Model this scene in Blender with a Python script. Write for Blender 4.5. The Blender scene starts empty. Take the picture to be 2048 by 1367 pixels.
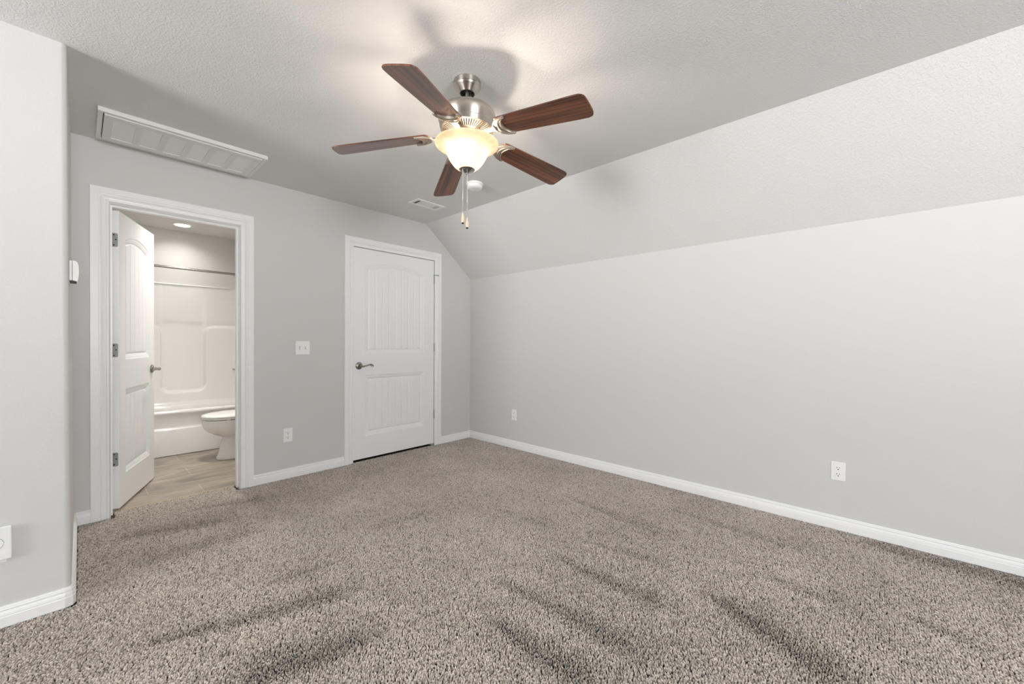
import bpy, bmesh, math, random
import numpy as np
from mathutils import Vector, Matrix, Euler

SC = bpy.context.scene
COL = SC.collection
PI = math.pi
rad = math.radians

# ------------------------------------------------------------------ camera
FPX = 806.573
YAW, PITCH, ROLL = rad(46.954), rad(-0.376), rad(0.249)
CAM = Vector((-3.1842, -3.6573, 1.1494))
cam_d = bpy.data.cameras.new('camera')
cam = bpy.data.objects.new('camera', cam_d)
COL.objects.link(cam)
Fv = Vector((math.sin(YAW) * math.cos(PITCH), math.cos(YAW) * math.cos(PITCH), math.sin(PITCH)))
Rv = Vector((math.cos(YAW), -math.sin(YAW), 0))
Uv = Rv.cross(Fv)
R2 = math.cos(ROLL) * Rv + math.sin(ROLL) * Uv
U2 = -math.sin(ROLL) * Rv + math.cos(ROLL) * Uv
m = Matrix((R2, U2, -Fv)).transposed().to_4x4()
m.translation = CAM
cam.matrix_world = m
cam_d.sensor_width = 36.0
cam_d.lens = 36.0 * FPX / 2048.0
cam_d.shift_y = 3.62 / 2048.0
cam_d.clip_start = 0.02
SC.camera = cam

# ------------------------------------------------------------------ world, daylight, exposure
SC.view_settings.view_transform = 'Standard'
SC.view_settings.look = 'None'
SC.view_settings.gamma = 1.0
SC.view_settings.exposure = 0.42
SC.view_settings.use_curve_mapping = False
SKY = 10.0
wd = bpy.data.worlds.new('daylight')
SC.world = wd
wd.use_nodes = True
wn = wd.node_tree
bg = wn.nodes['Background']
bg.inputs['Strength'].default_value = SKY
# overcast sky above, sunlit pale ground below
tc = wn.nodes.new('ShaderNodeTexCoord')
sp = wn.nodes.new('ShaderNodeSeparateXYZ')
wr = wn.nodes.new('ShaderNodeValToRGB')
mr = wn.nodes.new('ShaderNodeMapRange')
mr.inputs['From Min'].default_value = -1
mr.inputs['From Max'].default_value = 1
wr.color_ramp.elements[0].position = 0.47
wr.color_ramp.elements[0].color = (2.12, 2.12, 2.12, 1)
wr.color_ramp.elements[1].position = 0.53
wr.color_ramp.elements[1].color = (0.96, 1.0, 1.04, 1)
wn.links.new(tc.outputs['Generated'], sp.inputs[0])
wn.links.new(sp.outputs['Z'], mr.inputs['Value'])
wn.links.new(mr.outputs[0], wr.inputs['Fac'])
wn.links.new(wr.outputs[0], bg.inputs['Color'])
SC.cycles.max_bounces = 14
SC.cycles.diffuse_bounces = 10
SC.cycles.glossy_bounces = 4
SC.cycles.transmission_bounces = 6
SC.cycles.sample_clamp_indirect = 12

# window openings of the room (behind and beside the camera)
XL, YR = -7.6, -6.6          # room's far left wall and rear wall
WINS = [('x', -3.05, -1.40, 0.35, 2.10), ('y', -3.6, -2.2, 0.75, 2.14)]


def portal(kind, a, b, z0, z1):
    ld = bpy.data.lights.new('window_daylight', 'AREA')
    ld.shape = 'RECTANGLE'
    ld.size = b - a
    ld.size_y = z1 - z0
    ld.cycles.is_portal = True
    o = bpy.data.objects.new('window_daylight', ld)
    COL.objects.link(o)
    if kind == 'x':
        o.location = (XL - 0.10, (a + b) / 2, (z0 + z1) / 2)
        o.rotation_euler = (rad(90), 0, rad(-90))
    else:
        o.location = ((a + b) / 2, YR - 0.10, (z0 + z1) / 2)
        o.rotation_euler = (rad(90), 0, 0)
        o.rotation_euler = (rad(90), 0, rad(0))
    return o


for w in WINS:
    po = portal(*w)

# ------------------------------------------------------------------ helpers: materials


def newmat(name):
    mt = bpy.data.materials.new(name)
    mt.use_nodes = True
    return mt, mt.node_tree, mt.node_tree.nodes['Principled BSDF']


def simple(name, col, rough=0.5, metal=0.0, spec=0.5, bump=None, coat=0.0):
    mt, nt, b = newmat(name)
    b.inputs['Base Color'].default_value = (*col, 1)
    b.inputs['Roughness'].default_value = rough
    b.inputs['Metallic'].default_value = metal
    b.inputs['Specular IOR Level'].default_value = spec
    b.inputs['Coat Weight'].default_value = coat
    tcn = nt.nodes.new('ShaderNodeTexCoord')
    if bump:
        sc, dist, det, st = bump
        n = nt.nodes.new('ShaderNodeTexNoise')
        n.inputs['Scale'].default_value = sc
        n.inputs['Detail'].default_value = det
        n.inputs['Roughness'].default_value = 0.55
        bp = nt.nodes.new('ShaderNodeBump')
        bp.inputs['Distance'].default_value = dist
        bp.inputs['Strength'].default_value = st
        nt.links.new(tcn.outputs['Object'], n.inputs['Vector'])
        nt.links.new(n.outputs['Fac'], bp.inputs['Height'])
        nt.links.new(bp.outputs['Normal'], b.inputs['Normal'])
    else:
        # faint procedural variation of the gloss so that nothing is perfectly even
        n = nt.nodes.new('ShaderNodeTexNoise')
        n.inputs['Scale'].default_value = 14
        mrn = nt.nodes.new('ShaderNodeMapRange')
        mrn.inputs['To Min'].default_value = max(0.02, rough - 0.03)
        mrn.inputs['To Max'].default_value = rough + 0.03
        nt.links.new(tcn.outputs['Object'], n.inputs['Vector'])
        nt.links.new(n.outputs['Fac'], mrn.inputs['Value'])
        nt.links.new(mrn.outputs[0], b.inputs['Roughness'])
    return mt


def knockdown(name, col, scale, dist, strength):
    """painted drywall with a hand-troweled / sprayed texture"""
    mt, nt, b = newmat(name)
    b.inputs['Base Color'].default_value = (*col, 1)
    b.inputs['Roughness'].default_value = 0.62
    b.inputs['Specular IOR Level'].default_value = 0.25
    tcn = nt.nodes.new('ShaderNodeTexCoord')
    n = nt.nodes.new('ShaderNodeTexNoise')
    n.inputs['Scale'].default_value = scale
    n.inputs['Detail'].default_value = 3
    n.inputs['Distortion'].default_value = 0.6
    rp = nt.nodes.new('ShaderNodeValToRGB')
    rp.color_ramp.elements[0].position = 0.40
    rp.color_ramp.elements[1].position = 0.66
    bp = nt.nodes.new('ShaderNodeBump')
    bp.inputs['Distance'].default_value = dist
    bp.inputs['Strength'].default_value = strength
    nt.links.new(tcn.outputs['Object'], n.inputs['Vector'])
    nt.links.new(n.outputs['Fac'], rp.inputs['Fac'])
    nt.links.new(rp.outputs[0], bp.inputs['Height'])
    nt.links.new(bp.outputs['Normal'], b.inputs['Normal'])
    return mt


def wood(name):
    mt, nt, b = newmat(name)
    tcn = nt.nodes.new('ShaderNodeTexCoord')
    mp = nt.nodes.new('ShaderNodeMapping')
    mp.inputs['Scale'].default_value = (2.2, 60, 20)
    oi = nt.nodes.new('ShaderNodeObjectInfo')
    ad = nt.nodes.new('ShaderNodeVectorMath')
    sc = nt.nodes.new('ShaderNodeVectorMath')
    sc.operation = 'SCALE'
    sc.inputs[0].default_value = (31, 17, 9)
    nt.links.new(oi.outputs['Random'], sc.inputs['Scale'])
    nt.links.new(tcn.outputs['Object'], mp.inputs['Vector'])
    nt.links.new(mp.outputs[0], ad.inputs[0])
    nt.links.new(sc.outputs[0], ad.inputs[1])
    n = nt.nodes.new('ShaderNodeTexNoise')
    n.inputs['Scale'].default_value = 1.0
    n.inputs['Detail'].default_value = 5
    n.inputs['Distortion'].default_value = 0.4
    nt.links.new(ad.outputs[0], n.inputs['Vector'])
    rp = nt.nodes.new('ShaderNodeValToRGB')
    e = rp.color_ramp.elements
    e[0].position = 0.36
    e[0].color = (0.055, 0.0160, 0.0070, 1)
    e[1].position = 0.66
    e[1].color = (0.255, 0.083, 0.033, 1)
    nt.links.new(n.outputs['Fac'], rp.inputs['Fac'])
    nt.links.new(rp.outputs[0], b.inputs['Base Color'])
    b.inputs['Roughness'].default_value = 0.36
    b.inputs['Coat Weight'].default_value = 0.5
    b.inputs['Coat Roughness'].default_value = 0.3
    return mt


def tile_mat():
    mt, nt, b = newmat('stone_look_tile')
    tcn = nt.nodes.new('ShaderNodeTexCoord')
    mp = nt.nodes.new('ShaderNodeMapping')
    mp.inputs['Location'].default_value = (2.54 + 6.0, -0.37 + 6.2, 0)
    br = nt.nodes.new('ShaderNodeTexBrick')
    br.offset = 0.5
    br.inputs['Scale'].default_value = 1.0
    br.inputs['Brick Width'].default_value = 0.6
    br.inputs['Row Height'].default_value = 0.31
    br.inputs['Mortar Size'].default_value = 0.003
    br.inputs['Mortar Smooth'].default_value = 0.1
    br.inputs['Bias'].default_value = 0.0
    br.inputs['Color1'].default_value = (0.39, 0.345, 0.295, 1)
    br.inputs['Color2'].default_value = (0.315, 0.28, 0.24, 1)
    br.inputs['Mortar'].default_value = (0.52, 0.47, 0.40, 1)
    nt.links.new(tcn.outputs['Object'], mp.inputs['Vector'])
    nt.links.new(mp.outputs[0], br.inputs['Vector'])
    mp2 = nt.nodes.new('ShaderNodeMapping')
    mp2.inputs['Scale'].default_value = (2.2, 6.5, 1)
    mp2.inputs['Rotation'].default_value = (0, 0, rad(8))
    n = nt.nodes.new('ShaderNodeTexNoise')
    n.inputs['Scale'].default_value = 1.3
    n.inputs['Detail'].default_value = 6
    n.inputs['Distortion'].default_value = 0.8
    nt.links.new(tcn.outputs['Object'], mp2.inputs['Vector'])
    nt.links.new(mp2.outputs[0], n.inputs['Vector'])
    rp = nt.nodes.new('ShaderNodeValToRGB')
    rp.color_ramp.elements[0].position = 0.3
    rp.color_ramp.elements[0].color = (0.55, 0.52, 0.50, 1)
    rp.color_ramp.elements[1].position = 0.7
    rp.color_ramp.elements[1].color = (1.35, 1.35, 1.33, 1)
    nt.links.new(n.outputs['Fac'], rp.inputs['Fac'])
    mx = nt.nodes.new('ShaderNodeMix')
    mx.data_type = 'RGBA'
    mx.blend_type = 'MULTIPLY'
    mx.inputs['Factor'].default_value = 1.0
    nt.links.new(br.outputs['Color'], mx.inputs['A'])
    nt.links.new(rp.outputs[0], mx.inputs['B'])
    nt.links.new(mx.outputs['Result'], b.inputs['Base Color'])
    b.inputs['Roughness'].default_value = 0.38
    bp = nt.nodes.new('ShaderNodeBump')
    bp.inputs['Distance'].default_value = 0.0015
    bp.inputs['Strength'].default_value = 0.6
    bp.invert = True
    nt.links.new(br.outputs['Fac'], bp.inputs['Height'])
    nt.links.new(bp.outputs['Normal'], b.inputs['Normal'])
    return mt


def emission(name, col, strength):
    mt = bpy.data.materials.new(name)
    mt.use_nodes = True
    nt = mt.node_tree
    nt.nodes.clear()
    o = nt.nodes.new('ShaderNodeOutputMaterial')
    e = nt.nodes.new('ShaderNodeEmission')
    e.inputs['Color'].default_value = (*col, 1)
    e.inputs['Strength'].default_value = strength
    nt.links.new(e.outputs[0], o.inputs['Surface'])
    return mt


def glass_bowl_mat():
    mt = bpy.data.materials.new('frosted_glass')
    mt.use_nodes = True
    nt = mt.node_tree
    nt.nodes.clear()
    o = nt.nodes.new('ShaderNodeOutputMaterial')
    t = nt.nodes.new('ShaderNodeBsdfTranslucent')
    d = nt.nodes.new('ShaderNodeBsdfDiffuse')
    g = nt.nodes.new('ShaderNodeBsdfGlossy')
    g.inputs['Roughness'].default_value = 0.3
    n = nt.nodes.new('ShaderNodeTexNoise')
    n.inputs['Scale'].default_value = 16
    n.inputs['Detail'].default_value = 3
    rp = nt.nodes.new('ShaderNodeValToRGB')
    rp.color_ramp.elements[0].position = 0.35
    rp.color_ramp.elements[0].color = (0.68, 0.55, 0.44, 1)
    rp.color_ramp.elements[1].position = 0.65
    rp.color_ramp.elements[1].color = (0.84, 0.74, 0.62, 1)
    tcn = nt.nodes.new('ShaderNodeTexCoord')
    nt.links.new(tcn.outputs['Object'], n.inputs['Vector'])
    nt.links.new(n.outputs['Fac'], rp.inputs['Fac'])
    nt.links.new(rp.outputs[0], t.inputs['Color'])
    nt.links.new(rp.outputs[0], d.inputs['Color'])
    m1 = nt.nodes.new('ShaderNodeMixShader')
    m1.inputs[0].default_value = 0.30
    nt.links.new(t.outputs[0], m1.inputs[1])
    nt.links.new(d.outputs[0], m1.inputs[2])
    m2 = nt.nodes.new('ShaderNodeMixShader')
    m2.inputs[0].default_value = 0.05
    nt.links.new(m1.outputs[0], m2.inputs[1])
    nt.links.new(g.outputs[0], m2.inputs[2])
    nt.links.new(m2.outputs[0], o.inputs['Surface'])
    return mt


def pile_mat():
    mt, nt, b = newmat('carpet_yarn')
    at = nt.nodes.new('ShaderNodeAttribute')
    at.attribute_type = 'INSTANCER'
    at.attribute_name = 'tone'
    rp = nt.nodes.new('ShaderNodeValToRGB')
    e = rp.color_ramp.elements
    e[0].position = 0.0
    e[0].color = (0.175, 0.148, 0.125, 1)
    e[1].position = 1.0
    e[1].color = (0.77, 0.70, 0.63, 1)
    nt.links.new(at.outputs['Fac'], rp.inputs['Fac'])
    nt.links.new(rp.outputs[0], b.inputs['Base Color'])
    b.inputs['Roughness'].default_value = 0.9
    b.inputs['Specular IOR Level'].default_value = 0.1
    return mt


WALL_C = (0.680, 0.679, 0.668)
CEIL_C = (0.77, 0.768, 0.757)
M_WALL = knockdown('wall_paint', WALL_C, 75, 0.0008, 0.18)
M_CEIL = knockdown('ceiling_paint', CEIL_C, 110, 0.0016, 0.55)
M_BATHWALL = knockdown('bathroom_paint', (0.72, 0.71, 0.692), 75, 0.001, 0.3)
M_TRIM = simple('white_trim_paint', (0.925, 0.93, 0.937), 0.34, 0, 0.5)
M_DOOR = simple('white_door_paint', (0.925, 0.929, 0.933), 0.33, 0, 0.5)
M_PLATE = simple('white_plastic', (0.93, 0.93, 0.92), 0.35)
M_DARK = simple('dark_slot', (0.015, 0.014, 0.013), 0.6)
M_VENT = simple('white_enamel', (0.83, 0.82, 0.80), 0.4)
M_MESH = simple('filter_mesh', (0.94, 0.94, 0.93), 0.8, bump=(700, 0.0008, 2, 0.8))
M_NICKEL = simple('brushed_nickel', (0.52, 0.485, 0.44), 0.30, 1.0)
_nt = M_NICKEL.node_tree
_tg = _nt.nodes.new('ShaderNodeTangent')
_tg.direction_type = 'RADIAL'
_tg.axis = 'Z'
_b = _nt.nodes['Principled BSDF']
_b.inputs['Anisotropic'].default_value = 0.75
_b.inputs['Anisotropic Rotation'].default_value = 0.25
_nt.links.new(_tg.outputs['Tangent'], _b.inputs['Tangent'])
M_SATIN = simple('satin_nickel', (0.43, 0.385, 0.325), 0.46, 0.85)
M_PEWTER = simple('satin_pewter', (0.34, 0.325, 0.30), 0.24, 1.0)
M_HINGE = simple('grey_hinge_steel', (0.42, 0.42, 0.42), 0.42, 0.75)
M_CHROME = simple('polished_chrome', (0.75, 0.73, 0.70), 0.12, 1.0)
M_GLASS = glass_bowl_mat()
M_WOOD = wood('walnut_blade')
M_ACRYL = simple('glossy_fibreglass', (0.85, 0.842, 0.825), 0.09, 0, 0.5)
M_CHINA = simple('vitreous_china', (0.85, 0.842, 0.825), 0.09, 0, 0.5)
M_TILE = tile_mat()
M_PALEWOOD = simple('pale_wood', (0.72, 0.60, 0.44), 0.4)
M_BULB = emission('lit_bulb', (1.0, 0.87, 0.75), 520)
M_DISC = emission('lit_lens', (1.0, 0.94, 0.88), 145)
M_FILL_LENS = emission('added_fill_lens', (1.0, 0.945, 0.89), 580)  # stronger lens of the added, unseen bathroom light
M_YARN = pile_mat()
M_BACKING = simple('carpet_backing', (0.085, 0.068, 0.055), 0.95)
M_CHAIN = simple('chain_metal', (0.80, 0.78, 0.74), 0.25, 0.8)

# ------------------------------------------------------------------ helpers: meshes


def obj(name, bm, mat, parent=None, smooth=False, angle=None, mats=None):
    me = bpy.data.meshes.new(name)
    bmesh.ops.recalc_face_normals(bm, faces=bm.faces[:])
    bm.to_mesh(me)
    bm.free()
    for mm in (mats or [mat]):
        me.materials.append(mm)
    if smooth:
        for p in me.polygons:
            p.use_smooth = True
        if angle:
            me.set_sharp_from_angle(angle=rad(angle))
    o = bpy.data.objects.new(name, me)
    COL.objects.link(o)
    if parent:
        o.parent = parent
    return o


def tag(o, label, cat, group=None, kind=None):
    o['label'] = label
    o['category'] = cat
    if group:
        o['group'] = group
    if kind:
        o['kind'] = kind
    return o


def empty(name, loc, label, cat, rz=0.0, group=None):
    o = bpy.data.objects.new(name, None)
    COL.objects.link(o)
    o.empty_display_size = 0.05
    o.location = loc
    o.rotation_euler = (0, 0, rz)
    return tag(o, label, cat, group)


def struct(name, bm, mat, label, cat, **k):
    o = obj(name, bm, mat, **k)
    return tag(o, label, cat, kind='structure')


def box(bm, x0, x1, y0, y1, z0, z1, bevel=0.0, seg=2, mi=0):
    r = bmesh.ops.create_cube(bm, size=1)
    vs = r['verts']
    bmesh.ops.scale(bm, vec=(x1 - x0, y1 - y0, z1 - z0), verts=vs)
    bmesh.ops.translate(bm, vec=((x0 + x1) / 2, (y0 + y1) / 2, (z0 + z1) / 2), verts=vs)
    fs = list({f for v in vs for f in v.link_faces})
    for f in fs:
        f.material_index = mi
    if bevel > 0:
        es = list({e for v in vs for e in v.link_edges})
        bmesh.ops.bevel(bm, geom=es, offset=bevel, segments=seg, affect='EDGES', profile=0.5)
    return bm


def prism(bm, pts, axis, a, b):
    """extrude a closed 2-D outline along an axis ('x','y','z') from a to b"""
    def P(p, t):
        if axis == 'y':
            return (p[0], t, p[1])
        if axis == 'x':
            return (t, p[0], p[1])
        return (p[0], p[1], t)
    va = [bm.verts.new(P(p, a)) for p in pts]
    vb = [bm.verts.new(P(p, b)) for p in pts]
    n = len(pts)
    bm.faces.new(va)
    bm.faces.new(vb[::-1])
    for i in range(n):
        bm.faces.new((va[i], vb[i], vb[(i + 1) % n], va[(i + 1) % n]))
    return bm


def lathe(bm, prof, seg=48, center=(0, 0, 0), cap=True):
    rings = []
    cx, cy, cz = center
    for r, z in prof:
        if r < 1e-6:
            rings.append([bm.verts.new((cx, cy, cz + z))])
        else:
            rings.append([bm.verts.new((cx + r * math.cos(2 * PI * i / seg), cy + r * math.sin(2 * PI * i / seg), cz + z)) for i in range(seg)])
    for a, b in zip(rings[:-1], rings[1:]):
        for i in range(seg):
            j = (i + 1) % seg
            if len(a) == 1 and len(b) == 1:
                continue
            if len(a) == 1:
                bm.faces.new((a[0], b[i], b[j]))
            elif len(b) == 1:
                bm.faces.new((a[i], a[j], b[0]))
            else:
                bm.faces.new((a[i], a[j], b[j], b[i]))
    if cap:
        if len(rings[0]) > 1:
            bm.faces.new(rings[0])
        if len(rings[-1]) > 1:
            bm.faces.new(rings[-1])
    return bm


def tube(bm, pts, radii, seg=10, cap=True, flat=None):
    """swept tube through points with a radius each; flat = (scale of 2nd axis)"""
    pts = [Vector(p) for p in pts]
    if not hasattr(radii, '__len__'):
        radii = [radii] * len(pts)
    rings = []
    up = Vector((0, 0, 1))
    for i, p in enumerate(pts):
        t = (pts[min(i + 1, len(pts) - 1)] - pts[max(i - 1, 0)]).normalized()
        u = up if abs(t.dot(up)) < 0.95 else Vector((1, 0, 0))
        s = t.cross(u).normalized()
        v = s.cross(t).normalized()
        k = flat if flat else 1.0
        rings.append([bm.verts.new(p + radii[i] * (math.cos(2 * PI * j / seg) * s + k * math.sin(2 * PI * j / seg) * v)) for j in range(seg)])
    for a, b in zip(rings[:-1], rings[1:]):
        for i in range(seg):
            j = (i + 1) % seg
            bm.faces.new((a[i], a[j], b[j], b[i]))
    if cap:
        bm.faces.new(rings[0][::-1])
        bm.faces.new(rings[-1])
    return bm


def sweep_profile(bm, stations, prof_pt, n, close_ends=True):
    """stations: list of callables giving 3-D position of each profile point index"""
    rows = [[bm.verts.new(st(i)) for i in range(n)] for st in stations]
    for a, b in zip(rows[:-1], rows[1:]):
        for i in range(n):
            j = (i + 1) % n
            bm.faces.new((a[i], a[j], b[j], b[i]))
    if close_ends:
        bm.faces.new(rows[0][::-1])
        bm.faces.new(rows[-1])
    return bm


# ------------------------------------------------------------------ dimensions
H, K, S = 2.409, 1.880, 0.636         # ceiling, knee wall, horizontal run of the slope
JX, JY = -3.213, -1.076               # corner of the projecting wall
BL, BR, BT = -3.143, -2.254, 2.115    # bathroom casing, outer
CL, CR = -1.530, -0.439               # closet casing, outer
CW = 0.085                            # casing width
WT = 0.125                            # partition thickness
BX0, BX1, BY1 = -3.19, -1.65, 2.36    # bathroom walls
TUBY = 1.54
random.seed(7)
rng = np.random.default_rng(11)

# ------------------------------------------------------------------ room shell
bm = bmesh.new()
box(bm, XL - 0.12, 0.14, YR - 0.12, 0.12, -0.10, -0.012)
struct('floor', bm, M_BACKING, 'grey brown carpeted bedroom floor below the pile', 'floor')

bm = bmesh.new()
box(bm, BX0 - 0.12, BX1 + 0.12, 0.121, BY1 + 0.12, -0.10, -0.004)
struct('floor_bathroom', bm, M_TILE, 'beige stone look tile floor of the bathroom beyond the open door', 'floor')

# back wall (gable profile, two door openings)
bm = bmesh.new()
oL, oR, oT = BL + CW + 0.006, BR - CW - 0.006, BT - CW - 0.006
cL, cR = CL + CW - 0.006, CR - CW + 0.006
cT = BT - CW + 0.005
HB = H + 0.1
prism(bm, [(-3.6, -0.1), (oL, -0.1), (oL, HB), (-3.6, HB)], 'y', 0, WT)
prism(bm, [(oL, oT), (oR, oT), (oR, HB), (oL, HB)], 'y', 0, WT)
prism(bm, [(oR, -0.1), (cL, -0.1), (cL, HB), (oR, HB)], 'y', 0, WT)
zt = BT - CW + 0.0
xs = -S
prism(bm, [(cL, cT), (cR, cT), (cR, K + (0 - cR) * (H - K) / S + 0.06), (xs, HB), (cL, HB)], 'y', 0, WT)
prism(bm, [(cR, -0.1), (0.02, -0.1), (0.02, K + 0.05), (cR, K + (0 - cR) * (H - K) / S + 0.06)], 'y', 0, WT)
bmesh.ops.remove_doubles(bm, verts=bm.verts[:], dist=1e-5)
struct('wall_back', bm, M_WALL, 'light grey back wall holding the bathroom door and the closed closet door', 'wall')

# right knee wall
bm = bmesh.new()
box(bm, 0.0, 0.12, YR - 0.1, 0.12, -0.1, K + 0.03)
struct('wall_right', bm, M_WALL, 'long light grey knee wall under the sloped ceiling', 'wall')

# ceilings
bm = bmesh.new()
box(bm, XL - 0.12, -S, YR - 0.12, WT, H, H + 0.12)
struct('ceiling', bm, M_CEIL, 'flat light grey textured ceiling that carries the fan', 'ceiling')
bm = bmesh.new()
nx, nz = (H - K), S
nl = math.hypot(nx, nz)
prism(bm, [(0.0, K), (-S, H), (-S + 0.12 * nx / nl + 0.0, H + 0.12), (0.12, K + 0.12), (0.12, K)], 'y', YR - 0.12, WT)
struct('ceiling_slope', bm, M_CEIL, 'sloped light grey ceiling panel above the knee wall', 'ceiling')

# projecting wall block with a rounded corner, very slightly out of plumb
bm = bmesh.new()
r = 0.018
pts = [(XL - 0.1, JY), (JX - r, JY)]
for i in range(1, 9):
    a = -PI / 2 + i * (PI / 2) / 8
    pts.append((JX - r + r * math.cos(a), JY + r + r * math.sin(a)))
pts += [(JX, -0.0), (XL - 0.1, -0.0)]
prism(bm, pts, 'z', -0.1, H + 0.05)
for v in bm.verts:
    if v.co.z > 1 and v.co.x > -4:
        v.co.x -= 0.009
o = struct('wall_left', bm, M_WALL, 'bright projecting wall block with a rounded edge at the picture border', 'wall')

# far left wall and rear wall of the room, with the windows


def wall_with_windows(kind, holes, lo, hi, pos, thick, name, label):
    b = bmesh.new()
    cuts = sorted(holes)
    t = lo

    def add(a0, a1, z0, z1):
        if kind == 'x':
            box(b, pos - thick, pos, a0, a1, z0, z1)
        else:
            box(b, a0, a1, pos - thick, pos, z0, z1)
    for a0, a1, z0, z1 in cuts:
        add(t, a0, -0.1, H + 0.05)
        add(a0, a1, -0.1, z0)
        add(a0, a1, z1, H + 0.05)
        t = a1
    add(t, hi, -0.1, H + 0.05)
    return struct(name, b, M_WALL, label, 'wall')


wall_with_windows('x', [w[1:] for w in WINS if w[0] == 'x'], YR - 0.12, JY + 0.05, XL, 0.12, 'wall_side', 'light grey side wall with a tall window, outside the picture')
wall_with_windows('y', [w[1:] for w in WINS if w[0] == 'y'], XL - 0.12, 0.12, YR, 0.12, 'wall_front', 'light grey wall with a window, behind the viewer')
for i, (k, a, b_, z0, z1) in enumerate(WINS):
    bm = bmesh.new()
    w = 0.045

    def fr(a0, a1, c0, c1):
        if k == 'x':
            box(bm, XL - 0.09, XL - 0.04, a0, a1, c0, c1)
        else:
            box(bm, a0, a1, YR - 0.09, YR - 0.04, c0, c1)
    fr(a, a + w, z0, z1)
    fr(b_ - w, b_, z0, z1)
    fr(a + w, b_ - w, z0, z0 + w)
    fr(a + w, b_ - w, z1 - w, z1)
    fr(a + w, b_ - w, (z0 + z1) / 2 - 0.02, (z0 + z1) / 2 + 0.02)
    struct('window_%d' % (i + 1), bm, M_TRIM, 'white sash window frame, outside the picture', 'window')

# bathroom shell
bm = bmesh.new()
box(bm, BX0 - 0.12, BX0, WT, BY1 + 0.12, -0.1, 2.55)
struct('wall_bathroom_side', bm, M_BATHWALL, 'bathroom wall hidden behind the open door', 'wall')
bm = bmesh.new()
box(bm, BX1, BX1 + 0.12, WT, BY1 + 0.12, -0.1, 2.55)
struct('wall_bathroom_end', bm, M_BATHWALL, 'bathroom wall at the toilet end, out of sight', 'wall')
bm = bmesh.new()
box(bm, BX0, BX1, BY1, BY1 + 0.12, -0.1, 2.55)
struct('wall_bathroom_back', bm, M_BATHWALL, 'warm white bathroom wall above the tub surround', 'wall')
bm = bmesh.new()
LIGHTS = [(-2.415, 2.03), (-2.35, 0.75)]


def slab_with_holes(bm, x0, x1, y0, y1, z, holes, r, n=40):
    vs = [bm.verts.new(p) for p in ((x0, y0, z), (x1, y0, z), (x1, y1, z), (x0, y1, z))]
    es = [bm.edges.new((vs[i], vs[(i + 1) % 4])) for i in range(4)]
    for hx, hy in holes:
        c = [bm.verts.new((hx + r * math.cos(2 * PI * i / n), hy + r * math.sin(2 * PI * i / n), z)) for i in range(n)]
        es += [bm.edges.new((c[i], c[(i + 1) % n])) for i in range(n)]
    bmesh.ops.triangle_fill(bm, use_beauty=True, use_dissolve=False, edges=es)


slab_with_holes(bm, BX0 - 0.02, BX1 + 0.02, WT, BY1 + 0.02, H, LIGHTS, 0.068)
box(bm, BX0 - 0.12, BX1 + 0.12, WT, BY1 + 0.12, H + 0.13, H + 0.2)
struct('ceiling_bathroom', bm, M_BATHWALL, 'bathroom ceiling with a round recessed light', 'ceiling')
# closet behind the closed door
bm = bmesh.new()
box(bm, -1.58, 0.06, 0.75, 0.80, -0.1, 2.2)
box(bm, -1.58, -1.53, WT, 0.75, -0.1, 2.2)
box(bm, 0.0, 0.06, WT, 0.75, -0.1, 2.2)
box(bm, -1.58, 0.06, WT, 0.80, 2.2, 2.25)
box(bm, -1.58, 0.06, WT, 0.80, -0.1, -0.012)
struct('wall_closet', bm, M_WALL, 'closet wall hidden behind the closed door', 'wall')

# ------------------------------------------------------------------ baseboards and casings
BBP = [(0, 0), (0.0145, 0), (0.0145, 0.040), (0.0125, 0.043), (0.0125, 0.0445), (0.0130, 0.047), (0.0115, 0.055), (0.0085, 0.0615),
       (0.0082, 0.0640), (0.0100, 0.0665), (0.0100, 0.0700), (0.0072, 0.0725), (0.0072, 0.0765), (0.0050, 0.0800), (0, 0.0808)]


def baseboard(name, path, label):
    """path: list of (x, y, nx, ny): point on the wall and the offset direction (mitred) into the room"""
    bm = bmesh.new()
    st = [(lambda i, p=p: (p[0] + p[2] * BBP[i][0], p[1] + p[3] * BBP[i][0], BBP[i][1])) for p in path]
    sweep_profile(bm, st, None, len(BBP))
    return struct(name, bm, M_TRIM, label, 'baseboard')


baseboard('baseboard_right', [(0, YR, -1, 0), (0, 0, -1, -1)], 'white moulded baseboard along the knee wall')
baseboard('baseboard_back', [(0, 0, -1, -1), (CR, 0, 0, -1)], 'short white baseboard between closet casing and room corner')
baseboard('baseboard_middle', [(CL, 0, 0, -1), (BR, 0, 0, -1)], 'white baseboard between the bathroom door and the closet door')
baseboard('baseboard_alcove', [(BL, 0, 0, -1), (JX, 0, 1, -1), (JX, JY + r, 1, 0), (JX - r * 0.3, JY + r * 0.3, 0.75, -0.75), (JX - r, JY, 0, -1), (XL, JY, 0, -1)],
          'white baseboard wrapping the rounded end of the projecting wall')
baseboard('baseboard_side', [(XL, JY, 1, -1), (XL, YR, 1, 0)], 'white baseboard of the side wall, outside the picture')

# casing profile: (distance from inner edge, thickness)
CSP = [(0, 0), (0, 0.009), (0.003, 0.0115), (0.010, 0.0120), (0.0120, 0.0080), (0.0150, 0.0070), (0.022, 0.0080), (0.030, 0.0115), (0.037, 0.0170), (0.0395, 0.0170),
       (0.0410, 0.0130), (0.0445, 0.0130), (0.0460, 0.0180), (0.049, 0.0190), (0.0835, 0.0185), (0.085, 0.017), (0.085, 0)]


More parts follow.
